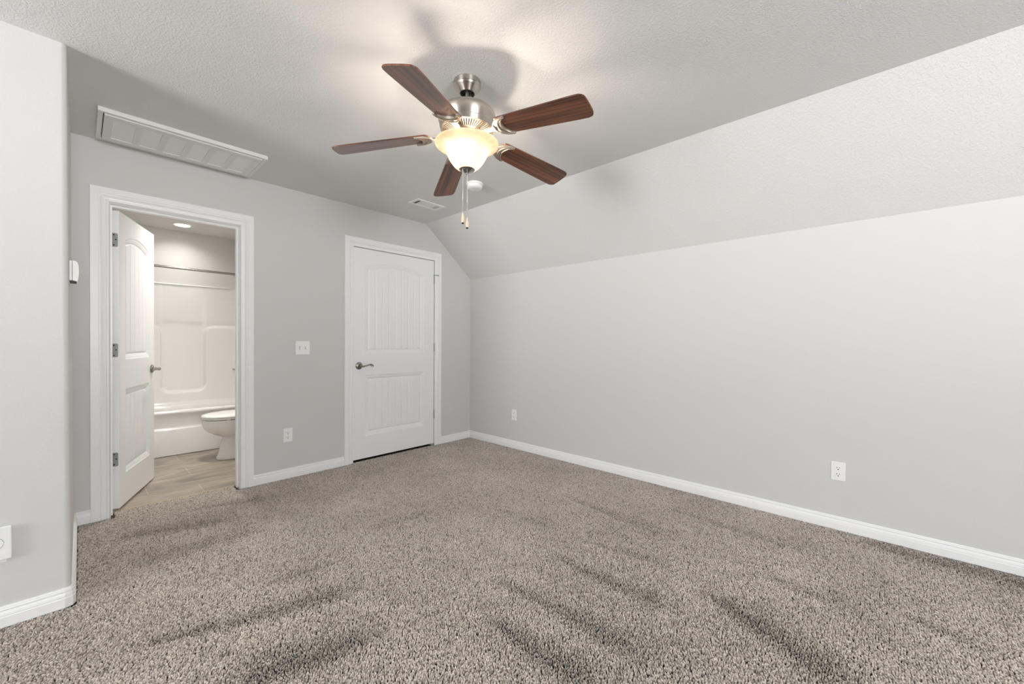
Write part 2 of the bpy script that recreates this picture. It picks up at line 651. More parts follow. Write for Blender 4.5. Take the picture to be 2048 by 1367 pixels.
def casing(bm, xl, xr, zt):
    n = len(CSP)
    st = [lambda i: (xl - CSP[i][0], -CSP[i][1], 0.0), lambda i: (xl - CSP[i][0], -CSP[i][1], zt + CSP[i][0]),
          lambda i: (xr + CSP[i][0], -CSP[i][1], zt + CSP[i][0]), lambda i: (xr + CSP[i][0], -CSP[i][1], 0.0)]
    sweep_profile(bm, st, None, n)


def jamb(bm, xl, xr, zt, stop_y0, stop_y1):
    t = 0.018
    box(bm, xl - t, xl, 0.001, WT, 0, zt + t)
    box(bm, xr, xr + t, 0.001, WT, 0, zt + t)
    box(bm, xl, xr, 0.001, WT, zt, zt + t)
    if stop_y1 > stop_y0:
        box(bm, xl, xl + 0.010, stop_y0, stop_y1, 0, zt)
        box(bm, xr - 0.010, xr, stop_y0, stop_y1, 0, zt)
        box(bm, xl + 0.01, xr - 0.01, stop_y0, stop_y1, zt - 0.010, zt)


bm = bmesh.new()
casing(bm, BL + CW, BR - CW, BT - CW)
jamb(bm, BL + CW + 0.007, BR - CW - 0.007, BT - CW - 0.007, 0.045, 0.083)
struct('trim_1', bm, M_TRIM, 'white moulded casing and jamb around the open bathroom doorway', 'door casing')
bm = bmesh.new()
casing(bm, CL + CW, CR - CW, BT - CW)
jamb(bm, CL + CW - 0.003, CR - CW + 0.003, BT - CW + 0.003, 0.040, 0.083)
struct('trim_2', bm, M_TRIM, 'white moulded casing around the closed closet door', 'door casing')
# metal transition under the bathroom door
bm = bmesh.new()
box(bm, oL + 0.012, oR - 0.012, 0.105, 0.135, -0.012, -0.001, bevel=0.002)

struct('trim_3', bm, simple('threshold_beige', (0.45, 0.37, 0.28), 0.5), 'thin beige threshold strip between carpet and bathroom tile', 'threshold')

# ------------------------------------------------------------------ panel doors


def door_slab(name, w, h, th, px0, px1, mirror=False):
    """front face at y=0 facing -Y, x from 0 to w, z from 0 to h, two recessed plank panels, upper one arched"""
    step = 0.0042
    nx_, nz_ = int(w / step) + 1, int(h / step) + 1
    X = np.linspace(0, w, nx_)
    Z = np.linspace(0, h, nz_)
    gx, gz = np.meshgrid(X, Z)
    z_off = 0.0
    lo = (0.215, 0.792)
    up0, ups, upa = 1.0, 1.826, 1.890
    half = (px1 - px0) / 2
    xc = (px0 + px1) / 2
    sag = (upa - ups) * (half / 0.334) ** 0.9
    Rr = (half * half + sag * sag) / (2 * sag)
    zc_ = ups + sag - Rr

    def sd_rect(z0, z1):
        return np.minimum(np.minimum(gx - px0, px1 - gx), np.minimum(gz - z0, z1 - gz))
    d1 = sd_rect(*lo)
    d2 = np.minimum(np.minimum(np.minimum(gx - px0, px1 - gx), gz - up0), Rr - np.hypot(gx - xc, gz - zc_))
    d = np.maximum(d1, d2)
    prof_s = [-1, 0.0, 0.003, 0.007, 0.012, 0.034, 0.0365, 0.0405, 0.044, 0.060, 9]
    prof_d = [0, 0, 0.0025, 0.0040, 0.0036, 0.0092, 0.0125, 0.0125, 0.0078, 0.0070, 0.0070]
    dep = np.interp(d, prof_s, prof_d) * 1.35
    inn = d > 0.042
    fw = (px1 - px0) - 0.084
    npl = max(5, int(round(fw / 0.074)))
    ph = ((gx - px0 - 0.042) / fw * npl + 0.5) % 1.0 - 0.5
    gdist = np.abs(ph) * fw / npl
    gr = np.clip(1 - gdist / 0.0060, 0, 1) * 0.0060
    dep = dep + np.where(inn, gr, 0)
    me = bpy.data.meshes.new(name)
    n = nx_ * nz_
    co = np.stack([gx.ravel(), dep.ravel(), gz.ravel()], 1)
    back = co.copy()
    # back face only as an outline box
    bverts = np.array([(0, th, 0), (w, th, 0), (w, th, h), (0, th, h)])
    co = np.concatenate([co, bverts])
    idx = np.arange(n).reshape(nz_, nx_)
    q = np.stack([idx[:-1, :-1].ravel(), idx[:-1, 1:].ravel(), idx[1:, 1:].ravel(), idx[1:, :-1].ravel()], 1)
    faces = [tuple(f) for f in q.tolist()]
    b0, b1, b2, b3 = n, n + 1, n + 2, n + 3
    faces.append((b0, b3, b2, b1))
    faces.append(tuple(idx[0, ::-1].tolist()) + (b0, b1))
    faces.append(tuple(idx[-1, :].tolist()) + (b2, b3))
    faces.append(tuple(idx[:, 0].tolist()) + (b3, b0))
    faces.append(tuple(idx[::-1, -1].tolist()) + (b1, b2))
    me.from_pydata(co.tolist(), [], faces)
    me.polygons.foreach_set('use_smooth', [True] * len(q) + [False] * 5)
    me.update()
    me.materials.append(M_DOOR)
    me.set_sharp_from_angle(angle=rad(60))
    ob = bpy.data.objects.new(name, me)
    COL.objects.link(ob)
    return ob


def lever_handle(parent, x, z, direction):
    """rosette and wave lever on the -Y face; direction +1: lever points +X"""
    bm = bmesh.new()
    prof = [(0.0, -0.0), (0.034, 0.0), (0.0345, 0.004), (0.031, 0.008), (0.0285, 0.0085), (0.027, 0.0115), (0.020, 0.0135), (0.0135, 0.015), (0.012, 0.036), (0.0125, 0.040), (0.0125, 0.056), (0.0, 0.058)]
    lathe(bm, prof, 32)
    bmesh.ops.rotate(bm, cent=(0, 0, 0), matrix=Matrix.Rotation(PI / 2, 3, 'X'), verts=bm.verts[:])
    d = direction
    pts = [(0, -0.050, 0), (0.018 * d, -0.051, -0.004), (0.045 * d, -0.052, 0.0), (0.072 * d, -0.051, 0.008), (0.092 * d, -0.050, 0.013), (0.106 * d, -0.048, 0.010), (0.116 * d, -0.046, 0.001), (0.121 * d, -0.045, -0.006)]
    tube(bm, pts, [0.011, 0.0092, 0.0066, 0.0060, 0.0062, 0.0064, 0.0066, 0.0060], 12)
    tube(bm, [(0.088 * d, -0.050, 0.010), (0.096 * d, -0.047, 0.0), (0.105 * d, -0.044, -0.008)], [0.005, 0.0042, 0.0035], 8)
    bmesh.ops.translate(bm, vec=(x, 0, z), verts=bm.verts[:])
    o = obj('lever_handle', bm, M_PEWTER, parent, smooth=True, angle=40)
    o['label'] = 'satin pewter lever handle with a round rosette'
    return o


# closet door (closed)
CW_D = 0.911
cx0 = -1.4395
d2 = door_slab('door_2', CW_D, 2.0, 0.035, 0.115, 0.783)
d2.location = (cx0, 0.002, 0.024)
tag(d2, 'closed white two panel closet door with planked arched panel', 'door', kind='structure')
lever_handle(d2, 0.054, 0.886, 1)
for k, zc in enumerate((1.815, 1.076, 0.343)):
    bm = bmesh.new()
    zz = zc - 0.024
    xh = CW_D + 0.004
    for q in range(5):
        z0 = zz - 0.043 + q * 0.0174
        tube(bm, [(xh, -0.006, z0), (xh, -0.006, z0 + 0.0164)], 0.0066, 12)
    tube(bm, [(xh, -0.006, zz - 0.0465), (xh, -0.006, zz + 0.0475)], 0.0045, 10)
    if k == 0:
        # hinge-pin door stop
        tube(bm, [(xh, -0.006, zz + 0.045), (xh, -0.006, zz + 0.058)], 0.0075, 12)
        tube(bm, [(xh - 0.012, -0.008, zz + 0.053), (xh + 0.022, -0.023, zz + 0.053), (xh + 0.040, -0.026, zz + 0.053)], [0.004, 0.0045, 0.0045], 8)
        tube(bm, [(xh + 0.036, -0.026, zz + 0.046), (xh + 0.036, -0.026, zz + 0.060)], 0.0065, 10)
    o = obj('hinge', bm, M_HINGE, d2, smooth=True, angle=40)
    if k == 0:
        o['label'] = 'grey steel hinge with a small door stop on its pin'

# bathroom door (open about 70 degrees into the bathroom)
BWD = 0.689
ang = math.atan2(0.647, 0.236)
d1 = door_slab('door_1', BWD, 2.0, 0.035, 0.105, BWD - 0.105)
d1.location = (-3.005, 0.126, 0.012)
d1.rotation_euler = (0, 0, ang)
tag(d1, 'open white two panel bathroom door swung into the bathroom', 'door', kind='structure')
lever_handle(d1, BWD - 0.062, 0.900, -1)
for k, zc in enumerate((1.815, 1.076, 0.343)):
    bm = bmesh.new()
    zz = zc - 0.012
    # leaf plate on the hinge edge (x = 0 face), rounded corners
    ol = []
    y0, y1, zl, zh, rr = 0.006, 0.0345, zz - 0.046, zz + 0.046, 0.009
    ol += [(y1, zl), (y1, zh)]
    for i in range(7):
        a = PI / 2 + i * (PI / 2) / 6
        ol.append((y0 + rr + rr * math.cos(a), zh - rr + rr * math.sin(a)))
    for i in range(7):
        a = PI + i * (PI / 2) / 6
        ol.append((y0 + rr + rr * math.cos(a), zl + rr + rr * math.sin(a)))
    prism(bm, ol, 'x', -0.0020, 0.0)
    tube(bm, [(-0.006, 0.0395, zz - 0.046), (-0.006, 0.0395, zz + 0.046)], 0.0062, 12)
    hp = obj('hinge', bm, M_HINGE, d1)
    bm = bmesh.new()
    for yy, zv in ((0.026, zz + 0.034), (0.0155, zz + 0.003), (0.026, zz - 0.034)):
        tube(bm, [(-0.0030, yy, zv), (-0.0018, yy, zv)], 0.0042, 12)
    obj('screw', bm, M_DARK, hp)

# ------------------------------------------------------------------ wall plates


def plate_bm(w, h, t=0.006):
    bm = bmesh.new()
    box(bm, -w / 2, w / 2, -t, 0, -h / 2, h / 2, bevel=0.0028, seg=2)
    return bm


def outlet(loc, rz, label, group='duplex wall outlets'):
    e = empty('wall_outlet', loc, label, 'outlet', rz, group)
    obj('cover_plate', plate_bm(0.070, 0.114), M_PLATE, e)
    for s in (1, -1):
        bm = bmesh.new()
        ol = []
        for i in range(32):
            a = 2 * PI * i / 32
            ol.append((max(-0.0145, min(0.0145, 0.0175 * math.cos(a))), s * 0.0195 + 0.0172 * math.sin(a)))
        prism(bm, ol, 'y', -0.0085, -0.0058)
        rec = obj('receptacle', bm, M_PLATE, e)
        bm = bmesh.new()
        box(bm, -0.0075, -0.0052, -0.0088, -0.0082, s * 0.0195 + 0.0005, s * 0.0195 + 0.0085)
        box(bm, 0.0052, 0.0075, -0.0088, -0.0082, s * 0.0195 + 0.0005, s * 0.0195 + 0.0075)
        tube(bm, [(0, -0.0088, s * 0.0195 - 0.0075), (0, -0.0082, s * 0.0195 - 0.0075)], 0.0030, 12)
        obj('slot', bm, M_DARK, rec)
    bm = bmesh.new()
    tube(bm, [(0, -0.0072, 0), (0, -0.0058, 0)], 0.0028, 12)
    obj('screw', bm, M_VENT, e)
    return e


outlet((-2.004, 0, 0.3595), 0, 'white duplex outlet low on the wall between the two doors')
outlet((0, -3.4365, 0.3585), rad(-90), 'white duplex outlet on the knee wall far from the corner, largest in view')
outlet((0, -0.7225, 0.359), rad(-90), 'small white duplex outlet on the knee wall near the room corner')

e = empty('light_switch', (-1.889, 0, 1.084), 'white double toggle switch plate beside the closet door', 'light switch')
obj('cover_plate', plate_bm(0.114, 0.114), M_PLATE, e)
for sx, up in ((-0.023, 1), (0.023, -1)):
    bm = bmesh.new()
    box(bm, sx - 0.0052, sx + 0.0052, -0.0066, -0.0058, -0.0122, 0.0122)
    sl = obj('toggle_slot', bm, M_HINGE, e)
    bm = bmesh.new()
    box(bm, -0.0040, 0.0040, -0.013, 0.0, -0.005, 0.005, bevel=0.001)
    bmesh.ops.rotate(bm, cent=(0, 0, 0), matrix=Matrix.Rotation(rad(28 * up), 3, 'X'), verts=bm.verts[:])
    bmesh.ops.translate(bm, vec=(sx, -0.006, 0.002 * up), verts=bm.verts[:])
    obj('toggle', bm, M_PLATE, e)
for sx in (-0.023, 0.023):
    for sz in (-0.030, 0.030):
        bm = bmesh.new()
        tube(bm, [(sx, -0.0068, sz), (sx, -0.0058, sz)], 0.0026, 10)
        obj('screw', bm, M_VENT, e)

# plug-in unit on the projecting wall, cut by the picture border
e = empty('plug_in_unit', (-3.435, JY, 0.337), 'white plug-in unit with a curved embossed outline on the projecting wall', 'plug-in')
bm = bmesh.new()
box(bm, -0.030, 0.048, -0.005, 0, -0.079, 0.045, bevel=0.002)
obj('cover_plate', bm, M_PLATE, e)
bm = bmesh.new()
box(bm, -0.062, 0.062, -0.0165, -0.005, -0.066, 0.066, bevel=0.004, seg=3)
body = obj('body', bm, M_PLATE, e)
bm = bmesh.new()
half = [(0.000, 0.045), (0.012, 0.045), (0.017, 0.039), (0.014, 0.033), (0.024, 0.028), (0.036, 0.018), (0.042, 0.006), (0.040, -0.006), (0.033, -0.017), (0.024, -0.026), (0.020, -0.033), (0.023, -0.040), (0.014, -0.045), (0.000, -0.046)]
for s in (1, -1):
    tube(bm, [(s * (x), -0.0165, z) for x, z in half], 0.0012, 6)
obj('embossed_outline', bm, simple('grey_line', (0.50, 0.50, 0.50), 0.5), body)

# thermostat on the narrow end of the projecting wall
e = empty('thermostat', (JX - 0.0136, -0.75, 1.478), 'small white thermostat seen edge-on at the end of the projecting wall', 'thermostat', rad(90))
bm = bmesh.new()
box(bm, -0.058, 0.058, -0.017, 0.004, -0.047, 0.047, bevel=0.002)
obj('back_plate', bm, M_PLATE, e)
bm = bmesh.new()
pf = [(-0.018, -0.047), (-0.018, 0.047), (-0.028, 0.046), (-0.034, 0.040), (-0.0375, 0.025), (-0.0385, 0.005), (-0.0385, -0.012), (-0.037, -0.030), (-0.034, -0.047), (-0.0325, -0.053), (-0.030, -0.050)]
prism(bm, pf, 'x', -0.057, 0.057)
obj('cover', bm, M_PLATE, e)
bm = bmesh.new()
box(bm, -0.050, 0.050, -0.030, 0.0, -0.053, -0.0472)  # dark grey block along the bottom edge of the cover
o = obj('dark_underside', bm, simple('dark_grey_plastic', (0.12, 0.12, 0.12), 0.6), e)
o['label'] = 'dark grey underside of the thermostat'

# ------------------------------------------------------------------ ceiling fittings
# return air grille
x0, x1, y0, y1 = -3.118, -2.302, -0.538, -0.092
ZV = H - 0.024
e = empty('return_air_vent', ((x0 + x1) / 2, (y0 + y1) / 2, H), 'long white return air vent with six mesh panels in the ceiling', 'vent')
ex, ey = (x1 - x0) / 2, (y1 - y0) / 2
bm = bmesh.new()
fw_ = 0.022
for a in ((-ex, ex, -ey, -ey + fw_), (-ex, ex, ey - fw_, ey), (-ex, -ex + fw_, -ey + fw_, ey - fw_), (ex - fw_, ex, -ey + fw_, ey - fw_)):
    box(bm, a[0], a[1], a[2], a[3], -0.024, 0.0, bevel=0.003)
obj('outer_frame', bm, M_VENT, e)
bm = bmesh.new()
ix, iy = ex - fw_ - 0.004, ey - fw_ - 0.004
brd = 0.050
z0, z1 = -0.030, -0.012
# inner door frame with five cross bars
box(bm, -ix, ix, -iy, -iy + brd, z0, z1, bevel=0.002)
box(bm, -ix, ix, iy - brd, iy, z0, z1, bevel=0.002)
nb = 6
cell = (2 * ix - 2 * 0.032) / nb
bx = [-ix] + [-ix + 0.032 + k * cell for k in range(1, nb)] + [ix]
for k in range(nb + 1):
    if k == 0:
        a, b_ = -ix, -ix + 0.040
    elif k == nb:
        a, b_ = ix - 0.040, ix
    else:
        a, b_ = bx[k] - 0.017, bx[k] + 0.017
    box(bm, a, b_, -iy + brd, iy - brd, z0, z1, bevel=0.0015)
fr_ = obj('hinged_frame', bm, M_VENT, e)
for k in range(nb):
    a = -ix + 0.040 if k == 0 else bx[k] + 0.017
    b_ = ix - 0.040 if k == nb - 1 else bx[k + 1] - 0.017
    bm = bmesh.new()
    box(bm, a, b_, -iy + brd, iy - brd, -0.0265, -0.020)
    obj('mesh_panel', bm, M_MESH, e)

# supply register
x0, x1, y0, y1 = -1.145, -0.838, -0.607, -0.450
e = empty('ceiling_register', ((x0 + x1) / 2, (y0 + y1) / 2, H), 'small white supply air register with a dark open slot in the ceiling', 'vent')
ex, ey = (x1 - x0) / 2, (y1 - y0) / 2
bm = bmesh.new()
f_ = 0.027
for a in ((-ex, ex, -ey, -ey + f_), (-ex, ex, ey - f_, ey), (-ex, -ex + f_, -ey + f_, ey - f_), (ex - f_, ex, -ey + f_, ey - f_)):
    box(bm, a[0], a[1], a[2], a[3], -0.009, 0.0, bevel=0.003)
obj('frame', bm, M_VENT, e)
bm = bmesh.new()
box(bm, -ex + f_, ex - f_, -ey + f_, ey - f_, -0.0015, -0.0005)
obj('duct_opening', bm, M_DARK, e)
bm = bmesh.new()
xa = -ex + f_ + 0.034
n = 13
for k in range(n):      # long curved slats in the middle
    yy = -ey + f_ + 0.004 + k * (2 * (ey - f_) - 0.008) / (n - 1)
    box(bm, xa, ex - f_ - 0.055, yy - 0.0040, yy + 0.0040, -0.0062, -0.0045)
for k in range(5):      # cross slats at the end
    xx = ex - f_ - 0.050 + k * 0.0112
    box(bm, xx - 0.0030, xx + 0.0030, -ey + f_, ey - f_, -0.0045, -0.0030)
box(bm, -ex + f_ + 0.012, -ex + f_ + 0.0135, -ey + f_, ey - f_, -0.0030, -0.0016)
box(bm, -ex + f_ + 0.029, -ex + f_ + 0.036, -ey + f_, ey - f_, -0.0065, -0.0035)
box(bm, ex - f_ - 0.060, ex - f_ - 0.055, -ey + f_, ey - f_, -0.0065, -0.0035)
obj('louver', bm, M_VENT, e)

# smoke detector
e = empty('smoke_detector', (-1.025, -1.225, H), 'round white smoke detector on the ceiling behind the fan chains', 'smoke detector')
bm = bmesh.new()
lathe(bm, [(0.0, 0.0), (0.064, 0.0), (0.066, -0.004), (0.066, -0.012), (0.063, -0.0145), (0.0, -0.0145)], 40)
obj('base_plate', bm, M_PLATE, e, smooth=True, angle=35)
bm = bmesh.new()
lathe(bm, [(0.0, -0.0145), (0.0585, -0.0145), (0.0585, -0.0165), (0.060, -0.0180), (0.060, -0.0300), (0.057, -0.0380), (0.050, -0.0435), (0.030, -0.0465), (0.0, -0.0470)], 40)
obj('dome_cover', bm, M_PLATE, e, smooth=True, angle=35)
bm = bmesh.new()
lathe(bm, [(0.0, -0.0465), (0.009, -0.0465), (0.009, -0.0490), (0.0075, -0.0498), (0.0, -0.0498)], 20, center=(0.022, 0.020, 0.001))
obj('test_button', bm, M_VENT, e, smooth=True, angle=35)

# ------------------------------------------------------------------ ceiling fan
FX, FY = -1.8955, -2.1480
fan = empty('ceiling_fan', (FX, FY, H), 'five blade ceiling fan with walnut blades, brushed nickel body and lit bowl lamp', 'ceiling fan')


def Zl(z):
    return z - H


bm = bmesh.new()
lathe(bm, [(0.0, 0.0), (0.0655, 0.0), (0.0665, -0.003), (0.0655, -0.022), (0.0635, -0.0245), (0.0638, -0.0265), (0.0615, -0.032), (0.0420, -0.0550), (0.0385, -0.0585), (0.0362, -0.0592), (0.0350, -0.058), (0.0350, -0.040), (0.0, -0.040)], 56)
obj('canopy', bm, M_NICKEL, fan, smooth=True, angle=16)
bm = bmesh.new()
lathe(bm, [(0.0, -0.0395), (0.0346, -0.0395), (0.0346, -0.0425), (0.0, -0.0425)], 32)
o = obj('canopy_opening', bm, M_DARK, fan)
o['label'] = 'dark opening at the bottom of the canopy'
bm = bmesh.new()
tube(bm, [(0, 0, -0.040), (0, 0, Zl(2.285))], 0.0100, 16)
obj('downrod', bm, M_NICKEL, fan, smooth=True, angle=40)
bm = bmesh.new()
mot = [(0.0, 2.290), (0.024, 2.290), (0.026, 2.286), (0.086, 2.284), (0.094, 2.2815), (0.099, 2.2780), (0.101, 2.2760), (0.113, 2.2710), (0.127, 2.2620), (0.1365, 2.2500), (0.1405, 2.2380), (0.1405, 2.2280),
       (0.1385, 2.2150), (0.1340, 2.2010), (0.1315, 2.1940), (0.1325, 2.1925), (0.1325, 2.1895), (0.1300, 2.1850), (0.1290, 2.1760), (0.1270, 2.1718), (0.1200, 2.1800), (0.0, 2.1800)]
lathe(bm, [(a, Zl(b)) for a, b in mot], 72)
obj('motor_housing', bm, M_NICKEL, fan, smooth=True, angle=35)
# ribbed vent plate below the motor
bm = bmesh.new()
NR = 60
ringp = [(0.127, 2.1718), (0.121, 2.1690), (0.118, 2.1680), (0.077, 2.1610), (0.074, 2.1600), (0.058, 2.1590)]
seg = NR * 4
rows = []
for r_, z_ in ringp:
    row = []
    for i in range(seg):
        a = 2 * PI * i / seg
        q = (i % 4)
        amp = 0.0085 if 0.075 < r_ < 0.119 else 0.0
        dz = amp if q == 0 else 0
        row.append(bm.verts.new((r_ * math.cos(a), r_ * math.sin(a), Zl(z_) + dz)))
    rows.append(row)
for a_, b_ in zip(rows[:-1], rows[1:]):
    for i in range(seg):
        j = (i + 1) % seg
        f = bm.faces.new((a_[i], a_[j], b_[j], b_[i]))
        if a_ is rows[2] and i % 4 == 3:
            f.material_index = 1
obj('vent_plate', bm, None, fan, smooth=False, mats=[simple('antique_nickel', (0.15, 0.125, 0.09), 0.5, 0.6), M_DARK])
bm = bmesh.new()
lathe(bm, [(a, Zl(b)) for a, b in [(0.0, 2.1600), (0.0575, 2.1600), (0.0575, 2.1560), (0.055, 2.154), (0.048, 2.153), (0.048, 2.130), (0.042, 2.124), (0.042, 2.108), (0.0, 2.106)]], 40)
obj('switch_housing', bm, M_NICKEL, fan, smooth=True, angle=35)

# glass bowl with a real wall thickness
bm = bmesh.new()
outer = [(0.1530, 2.1085), (0.1545, 2.1060), (0.1540, 2.1030), (0.1480, 2.0985), (0.1350, 2.0930), (0.1200, 2.0850), (0.1080, 2.0745), (0.1005, 2.0620), (0.0950, 2.0490), (0.0890, 2.0370), (0.0815, 2.0240), (0.0720, 2.0105), (0.0610, 1.9980), (0.0500, 1.9895), (0.0400, 1.9845), (0.0300, 1.9830)]
inner = [(max(a - 0.0045, 0.0285), b + 0.0020) for a, b in outer[::-1]]
prof = outer + inner
lathe(bm, [(a, Zl(b)) for a, b in prof + [prof[0]]], 72, cap=False)
bmesh.ops.remove_doubles(bm, verts=bm.verts[:], dist=1e-6)
bowl = obj('glass_bowl', bm, M_GLASS, fan, smooth=True, angle=60)
# three bulbs
for k in range(3):
    # one towards the viewer, the other two either side beyond
    base = math.atan2(-Fv.y, -Fv.x) + rad(-12)
    a = base + k * 2 * PI / 3
    bx_, by_ = 0.070 * math.cos(a), 0.070 * math.sin(a)
    bm = bmesh.new()
    bmesh.ops.create_uvsphere(bm, u_segments=16, v_segments=10, radius=0.0150)
    for v in bm.verts:
        v.co.z *= 1.15
    bmesh.ops.translate(bm, vec=(bx_, by_, Zl(2.066)), verts=bm.verts[:])
    b_o = obj('bulb', bm, M_BULB, fan, smooth=True)
    bm = bmesh.new()
    tube(bm, [(bx_ * 0.98, by_ * 0.98, Zl(2.081)), (bx_ * 0.80, by_ * 0.80, Zl(2.108)), (bx_ * 0.55, by_ * 0.55, Zl(2.116))], [0.012, 0.013, 0.010], 12)
    obj('bulb_socket', bm, M_NICKEL, b_o, smooth=True, angle=40)
bm = bmesh.new()
tube(bm, [(0, 0, Zl(2.108)), (0, 0, Zl(1.985))], 0.005, 10)
obj('center_rod', bm, M_NICKEL, fan, smooth=True)
bm = bmesh.new()
lathe(bm, [(a, Zl(b)) for a, b in [(0.0, 1.9855), (0.0380, 1.9850), (0.0385, 1.9835), (0.0370, 1.9815), (0.0240, 1.9760), (0.0130, 1.9700), (0.0075, 1.9660), (0.0070, 1.9630), (0.0050, 1.9600), (0.0, 1.9590)]], 36)
obj('finial_cap', bm, M_PEWTER, fan, smooth=True, angle=40)

# pull chains
for k, (dr, df, zt_, zb_) in enumerate(((-0.0165, -0.024, 1.982, 1.765), (0.0035, -0.016, 1.978, 1.744))):
    px_ = Rv.x * dr + Fv.x * df
    py_ = Rv.y * dr + Fv.y * df
    bm = bmesh.new()
    nbd = int((zt_ - zb_) / 0.0042)
    for i in range(nbd):
        bmesh.ops.create_icosphere(bm, subdivisions=1, radius=0.0019, matrix=Matrix.Translation((px_, py_, Zl(zt_ - i * 0.0042))))
    tube(bm, [(px_, py_, Zl(zt_)), (px_, py_, Zl(zb_))], 0.0010, 6)
    ch = obj('pull_chain', bm, M_CHAIN, fan, smooth=True)
    bm = bmesh.new()
    lathe(bm, [(a, Zl(zb_) + b) for a, b in [(0.0, 0.004), (0.0022, 0.003), (0.0035, -0.002), (0.0060, -0.012), (0.0084, -0.026), (0.0088, -0.036), (0.0075, -0.044), (0.0052, -0.047), (0.0, -0.048)]], 20, center=(px_, py_, 0))
    kn = obj('pull_knob', bm, M_PALEWOOD, ch, smooth=True, angle=50)
    kn['label'] = 'pale wooden drop knob'
    bm = bmesh.new()
    lathe(bm, [(a, Zl(zb_) + b) for a, b in [(0.0058, -0.0462), (0.0056, -0.0490), (0.0035, -0.0520), (0.0, -0.0525)]], 16, center=(px_, py_, 0))
    obj('knob_tip', bm, M_DARK, ch, smooth=True)

# blades
PH, ZB = rad(207.288), 2.1608
DROOP = rad(7.3)
TX, TY = 0.01911, -0.02342
BETA = rad(11.36)
RT = 0.641
tiltm = Matrix.Translation((0, 0, Zl(ZB))) @ Euler((TY, -TX, 0)).to_matrix().to_4x4()


def blade_bm():
    # outline: root rounded, width growing to the tip, rounded tip corners
    def hw(t):
        return 0.0545 + 0.0130 * min(1, max(0, t / 0.85)) ** 0.9
    r0, r1 = 0.185, RT
    L = r1 - r0
    up = []
    rc = 0.030
    for i in range(15):
        t = i / 14 * 0.90
        up.append((r0 + 0.012 + t * (L - 0.012), hw(t)))
    # tip: gentle arc with rounded corners
    tip = []
    xe = up[-1][0]
    we = up[-1][1]
    for i in range(13):
        a = PI / 2 * (1 - i / 12)
        s = max(0.0, math.sin(a))
        c = max(0.0, math.cos(a))
        tip.append((xe + (r1 - xe) * (c ** 0.42 if c > 0 else 0), we * (s ** 0.55 if s > 0 else 0)))
    # superellipse style end
    top = up + tip[1:]
    out = [(r0, 0.030)] + top
    pts = out + [(x, -y) for x, y in out[::-1] if y > 1e-6]
    bm = bmesh.new()
    th = 0.0065
    va = [bm.verts.new((x, y, -th / 2)) for x, y in pts]
    vb = [bm.verts.new((x, y, th / 2)) for x, y in pts]
    fa = bm.faces.new(va)
    fb = bm.faces.new(vb[::-1])
    n = len(pts)
    for i in range(n):
        bm.faces.new((va[i], vb[i], vb[(i + 1) % n], va[(i + 1) % n]))
    es = [e_ for e_ in bm.edges if (e_.verts[0].co.z * e_.verts[1].co.z) > 0]
    bmesh.ops.bevel(bm, geom=es, offset=0.0018, segments=2, affect='EDGES')
    return bm


def bracket_bm():
    """scrolled blade iron under the blade root: crescent shield with raised rims and an arm to the motor"""
    bm = bmesh.new()
    N = 28

    def arc(cx_, rx, ry, sgn=1):
        out = []
        for i in range(N + 1):
            a = -PI / 2 + PI * i / N
            out.append((cx_ - rx * math.cos(a), ry * math.sin(a)))
        return out
    outer = arc(0.252, 0.086, 0.0600)
    inner = arc(0.254, 0.034, 0.0500)
    zt_, zb_ = -0.0036, -0.0100
    o1 = [bm.verts.new((x, y, zt_)) for x, y in outer]
    o2 = [bm.verts.new((x, y, zb_)) for x, y in outer]
    i1 = [bm.verts.new((x, y, zt_)) for x, y in inner]
    i2 = [bm.verts.new((x, y, zb_)) for x, y in inner]
    for i in range(N):
        bm.faces.new((o1[i], o1[i + 1], i1[i + 1], i1[i]))
        bm.faces.new((o2[i + 1], o2[i], i2[i], i2[i + 1]))
        bm.faces.new((o1[i + 1], o1[i], o2[i], o2[i + 1]))
        bm.faces.new((i1[i], i1[i + 1], i2[i + 1], i2[i]))
    bm.faces.new((o1[0], i1[0], i2[0], o2[0]))
    bm.faces.new((o1[N], o2[N], i2[N], i1[N]))

    def rim(cx_, rx, ry, z_, rr):
        pts = [(x, y, z_) for x, y in arc(cx_, rx, ry)]
        rads = [rr * (0.35 + 0.65 * math.sin(PI * min(1, max(0, i / N)))) for i in range(N + 1)]
        tube(bm, pts, rads, 8)
    rim(0.253, 0.038, 0.0510, -0.0105, 0.0042)
    rim(0.253, 0.058, 0.0550, -0.0105, 0.0034)
    rim(0.252, 0.083, 0.0585, -0.0100, 0.0042)
    return bm


def arm_bm():
    bm = bmesh.new()
    tube(bm, [(0.050, 0, -0.0045), (0.085, 0, -0.0100), (0.110, 0, -0.0120), (0.132, 0, -0.0115), (0.155, 0, -0.0095), (0.176, 0, -0.0085)], [0.0125, 0.013, 0.0125, 0.012, 0.0135, 0.016], 12, flat=0.55)
    return bm


proto = None
for k in range(5):
    a = PH + k * 2 * PI / 5
    Rz = Matrix.Rotation(a, 4, 'Z')
    pitch = Matrix.Rotation(DROOP, 4, 'Y') @ Matrix.Rotation(-BETA, 4, 'X')
    if proto is None:
        bl = obj('blade', blade_bm(), M_WOOD, fan, smooth=True, angle=35)
        br = obj('blade_bracket', bracket_bm(), M_SATIN, fan, smooth=True, angle=40)
        ar = obj('bracket_arm', arm_bm(), M_SATIN, br, smooth=True, angle=50)
        proto = (bl, br, ar)
    else:
        bl, br, ar = [q.copy() for q in proto]
        for q in (bl, br, ar):
            COL.objects.link(q)
        bl.parent = fan
        br.parent = fan
        ar.parent = br
    bl.matrix_local = tiltm @ Rz @ pitch
    br.matrix_local = tiltm @ Rz @ pitch

# ------------------------------------------------------------------ bathroom fittings
# recessed lights: one over the tub, an added unseen one to brighten the bathroom


